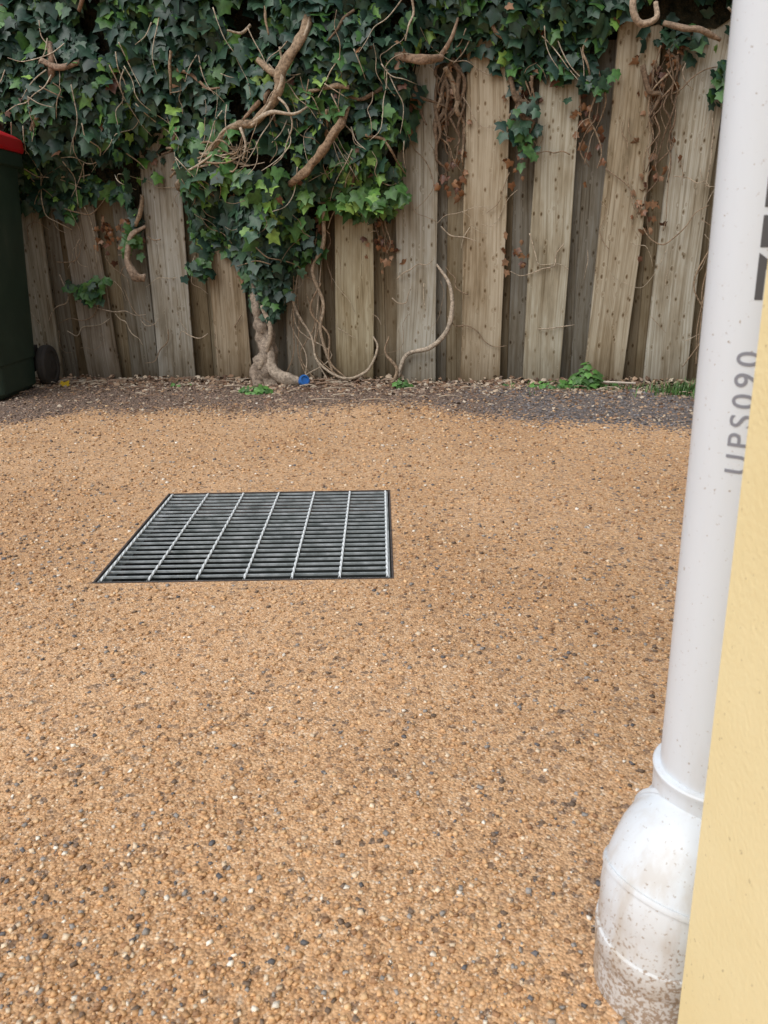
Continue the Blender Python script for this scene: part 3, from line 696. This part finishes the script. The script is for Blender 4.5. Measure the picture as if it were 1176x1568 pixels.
c=nt.mix(nt.math('MULTIPLY',stn,nt.ramp(sx.outputs[2],[(.10,1),(.2,.3),(.3,.08)])),c,(.42,.32,.20))
c=nt.mix(nt.math('MULTIPLY',spk,.75),c,(.26,.165,.09))
nt.link(c,b.inputs['Base Color'])
def turned(name,pts,seg=56,fixed=None):
    mb=MB(); n=len(pts); vs=[];fs=[]
    for i,(x,y,z,r) in enumerate(pts):
        a=Vector(pts[max(i-1,0)][:3]); b2=Vector(pts[min(i+1,n-1)][:3]); t=fixed.copy() if fixed is not None else (b2-a)
        if t.length<1e-6: t=Vector((0,0,1))
        t.normalize(); 
        if t.z<0: t=-t
        u=Vector((0,1,0)).cross(t).normalized(); w2=t.cross(u)
        for k in range(seg):
            an=2*math.pi*k/seg; vs.append(Vector((x,y,z))+(u*math.cos(an)+w2*math.sin(an))*r)
    for i in range(n-1):
        for k in range(seg): A=i*seg; fs.append((A+k,A+(k+1)%seg,A+seg+(k+1)%seg,A+seg+k))
    fs.append(tuple(range(seg))); fs.append(tuple((n-1)*seg+k for k in range(seg)))
    mb.add(vs,fs); o=mb.obj(name,mpv,smooth=True)
    bv=o.modifiers.new('e','EDGE_SPLIT'); bv.split_angle=math.radians(38)
    return att(o,dp)
UY=.585
def ux(z): return .289-.016*(z-.2)
turned('upright_pipe',[(ux(z),UY,z,.045) for z in (.15,.5,.8,1.2,1.6,2.0,2.395)])
sc=lambda z,r:(ux(z),UY,z,r)
turned('upper_socket',[sc(.125,.047),sc(.13,.0495),sc(.196,.0500),sc(.2025,.0503),sc(.2045,.0512),sc(.2070,.0512),sc(.2085,.0500),sc(.209,.0455)])
FX,FY=.247,.549
P=catmull([(.292,.588,.150),(.281,.578,.143),(.264,.563,.131),(.251,.553,.110),(.249,.551,.085),(FX,FY,.05)],6)
rr=np.interp(np.linspace(0,1,len(P)),[0,.08,.2,.4,.7,1],[.040,.049,.0560,.0603,.0600,.0585])
turned('bend',[(q.x,q.y,q.z,r) for q,r in zip(P[::-1],rr[::-1])])
for k,(i,w2) in enumerate(((4,.0030),(8,.0028),(18,.0022))):
    q0,q1=P[i],P[i+1]; nn=(P[i+1]-P[i-1]).normalized(); dd=nn*.0025
    turned('bend_ring_%d'%(k+1),[(*(q0-dd*1.3),rr[i]-.004),(*(q0-dd),rr[i]+w2*.8),(*q0,rr[i]+w2),(*(q0+dd),rr[i]+w2*.8),(*(q0+dd*1.3),rr[i]-.004)],fixed=nn)
turned('lower_socket',[(FX,FY,.040,.058),(FX,FY,.042,.0595),(FX,FY,.062,.0605),(FX,FY,.066,.0600),(FX,FY,.068,.054)])
turned('foot_pipe',[(FX,FY,-.05,.0582),(FX,FY,.0,.0582),(FX,FY,.05,.0582)])
bkt=MB(); 
for z in (1.25,2.1):
    tube(bkt,[(ux(z)-.052,WY+.002,z),(ux(z)-.05,UY,z),(ux(z)-.035,UY+.036,z),(ux(z),UY+.05,z),(ux(z)+.035,UY+.036,z),(ux(z)+.05,UY,z),(ux(z)+.052,WY+.002,z)],[.004]*7,seg=6,n=4)
att(bkt.obj('brackets',mwt),dp)
def printed(txt,size,z0,phi0,colr,name,bold=False,space=1.0):
    cu=bpy.data.curves.new(name,'FONT'); cu.body=txt; cu.size=size; cu.offset=.0004 if bold else .00012; cu.space_character=space
    to=bpy.data.objects.new(name,cu); COL.objects.link(to)
    bpy.context.view_layer.update(); dg=bpy.context.evaluated_depsgraph_get()
    me=bpy.data.meshes.new_from_object(to.evaluated_get(dg)); bpy.data.objects.remove(to)
    bm=bmesh.new(); bm.from_mesh(me)
    for k in range(-1,16):
        y=k*size/12
        bmesh.ops.bisect_plane(bm,geom=bm.verts[:]+bm.edges[:]+bm.faces[:],plane_co=(0,y,0),plane_no=(0,1,0))
    a=math.radians(26.2); r=.0453
    for v in bm.verts:
        z=z0+v.co.x; ph=phi0+v.co.y/r
        dx=math.cos(ph)*(-math.sin(a))+math.sin(ph)*(-math.cos(a)); dy=math.cos(ph)*(-math.cos(a))+math.sin(ph)*math.sin(a)
        v.co=Vector((ux(z)+r*dx,UY+r*dy,z))
    bm.to_mesh(me); bm.free(); me.materials.clear(); mt,_,_=newmat(name+'_ink',colr,.6); me.materials.append(mt)
    o=bpy.data.objects.new(name,me); COL.objects.link(o); att(o,dp)
printed('UPS090',.0225,.488,math.radians(2),(.24,.25,.29),'printed_lettering',space=1.32)
printed('ZEF',.050,.610,math.radians(-31),(.08,.08,.085),'printed_bold_lettering',True)
print('done')
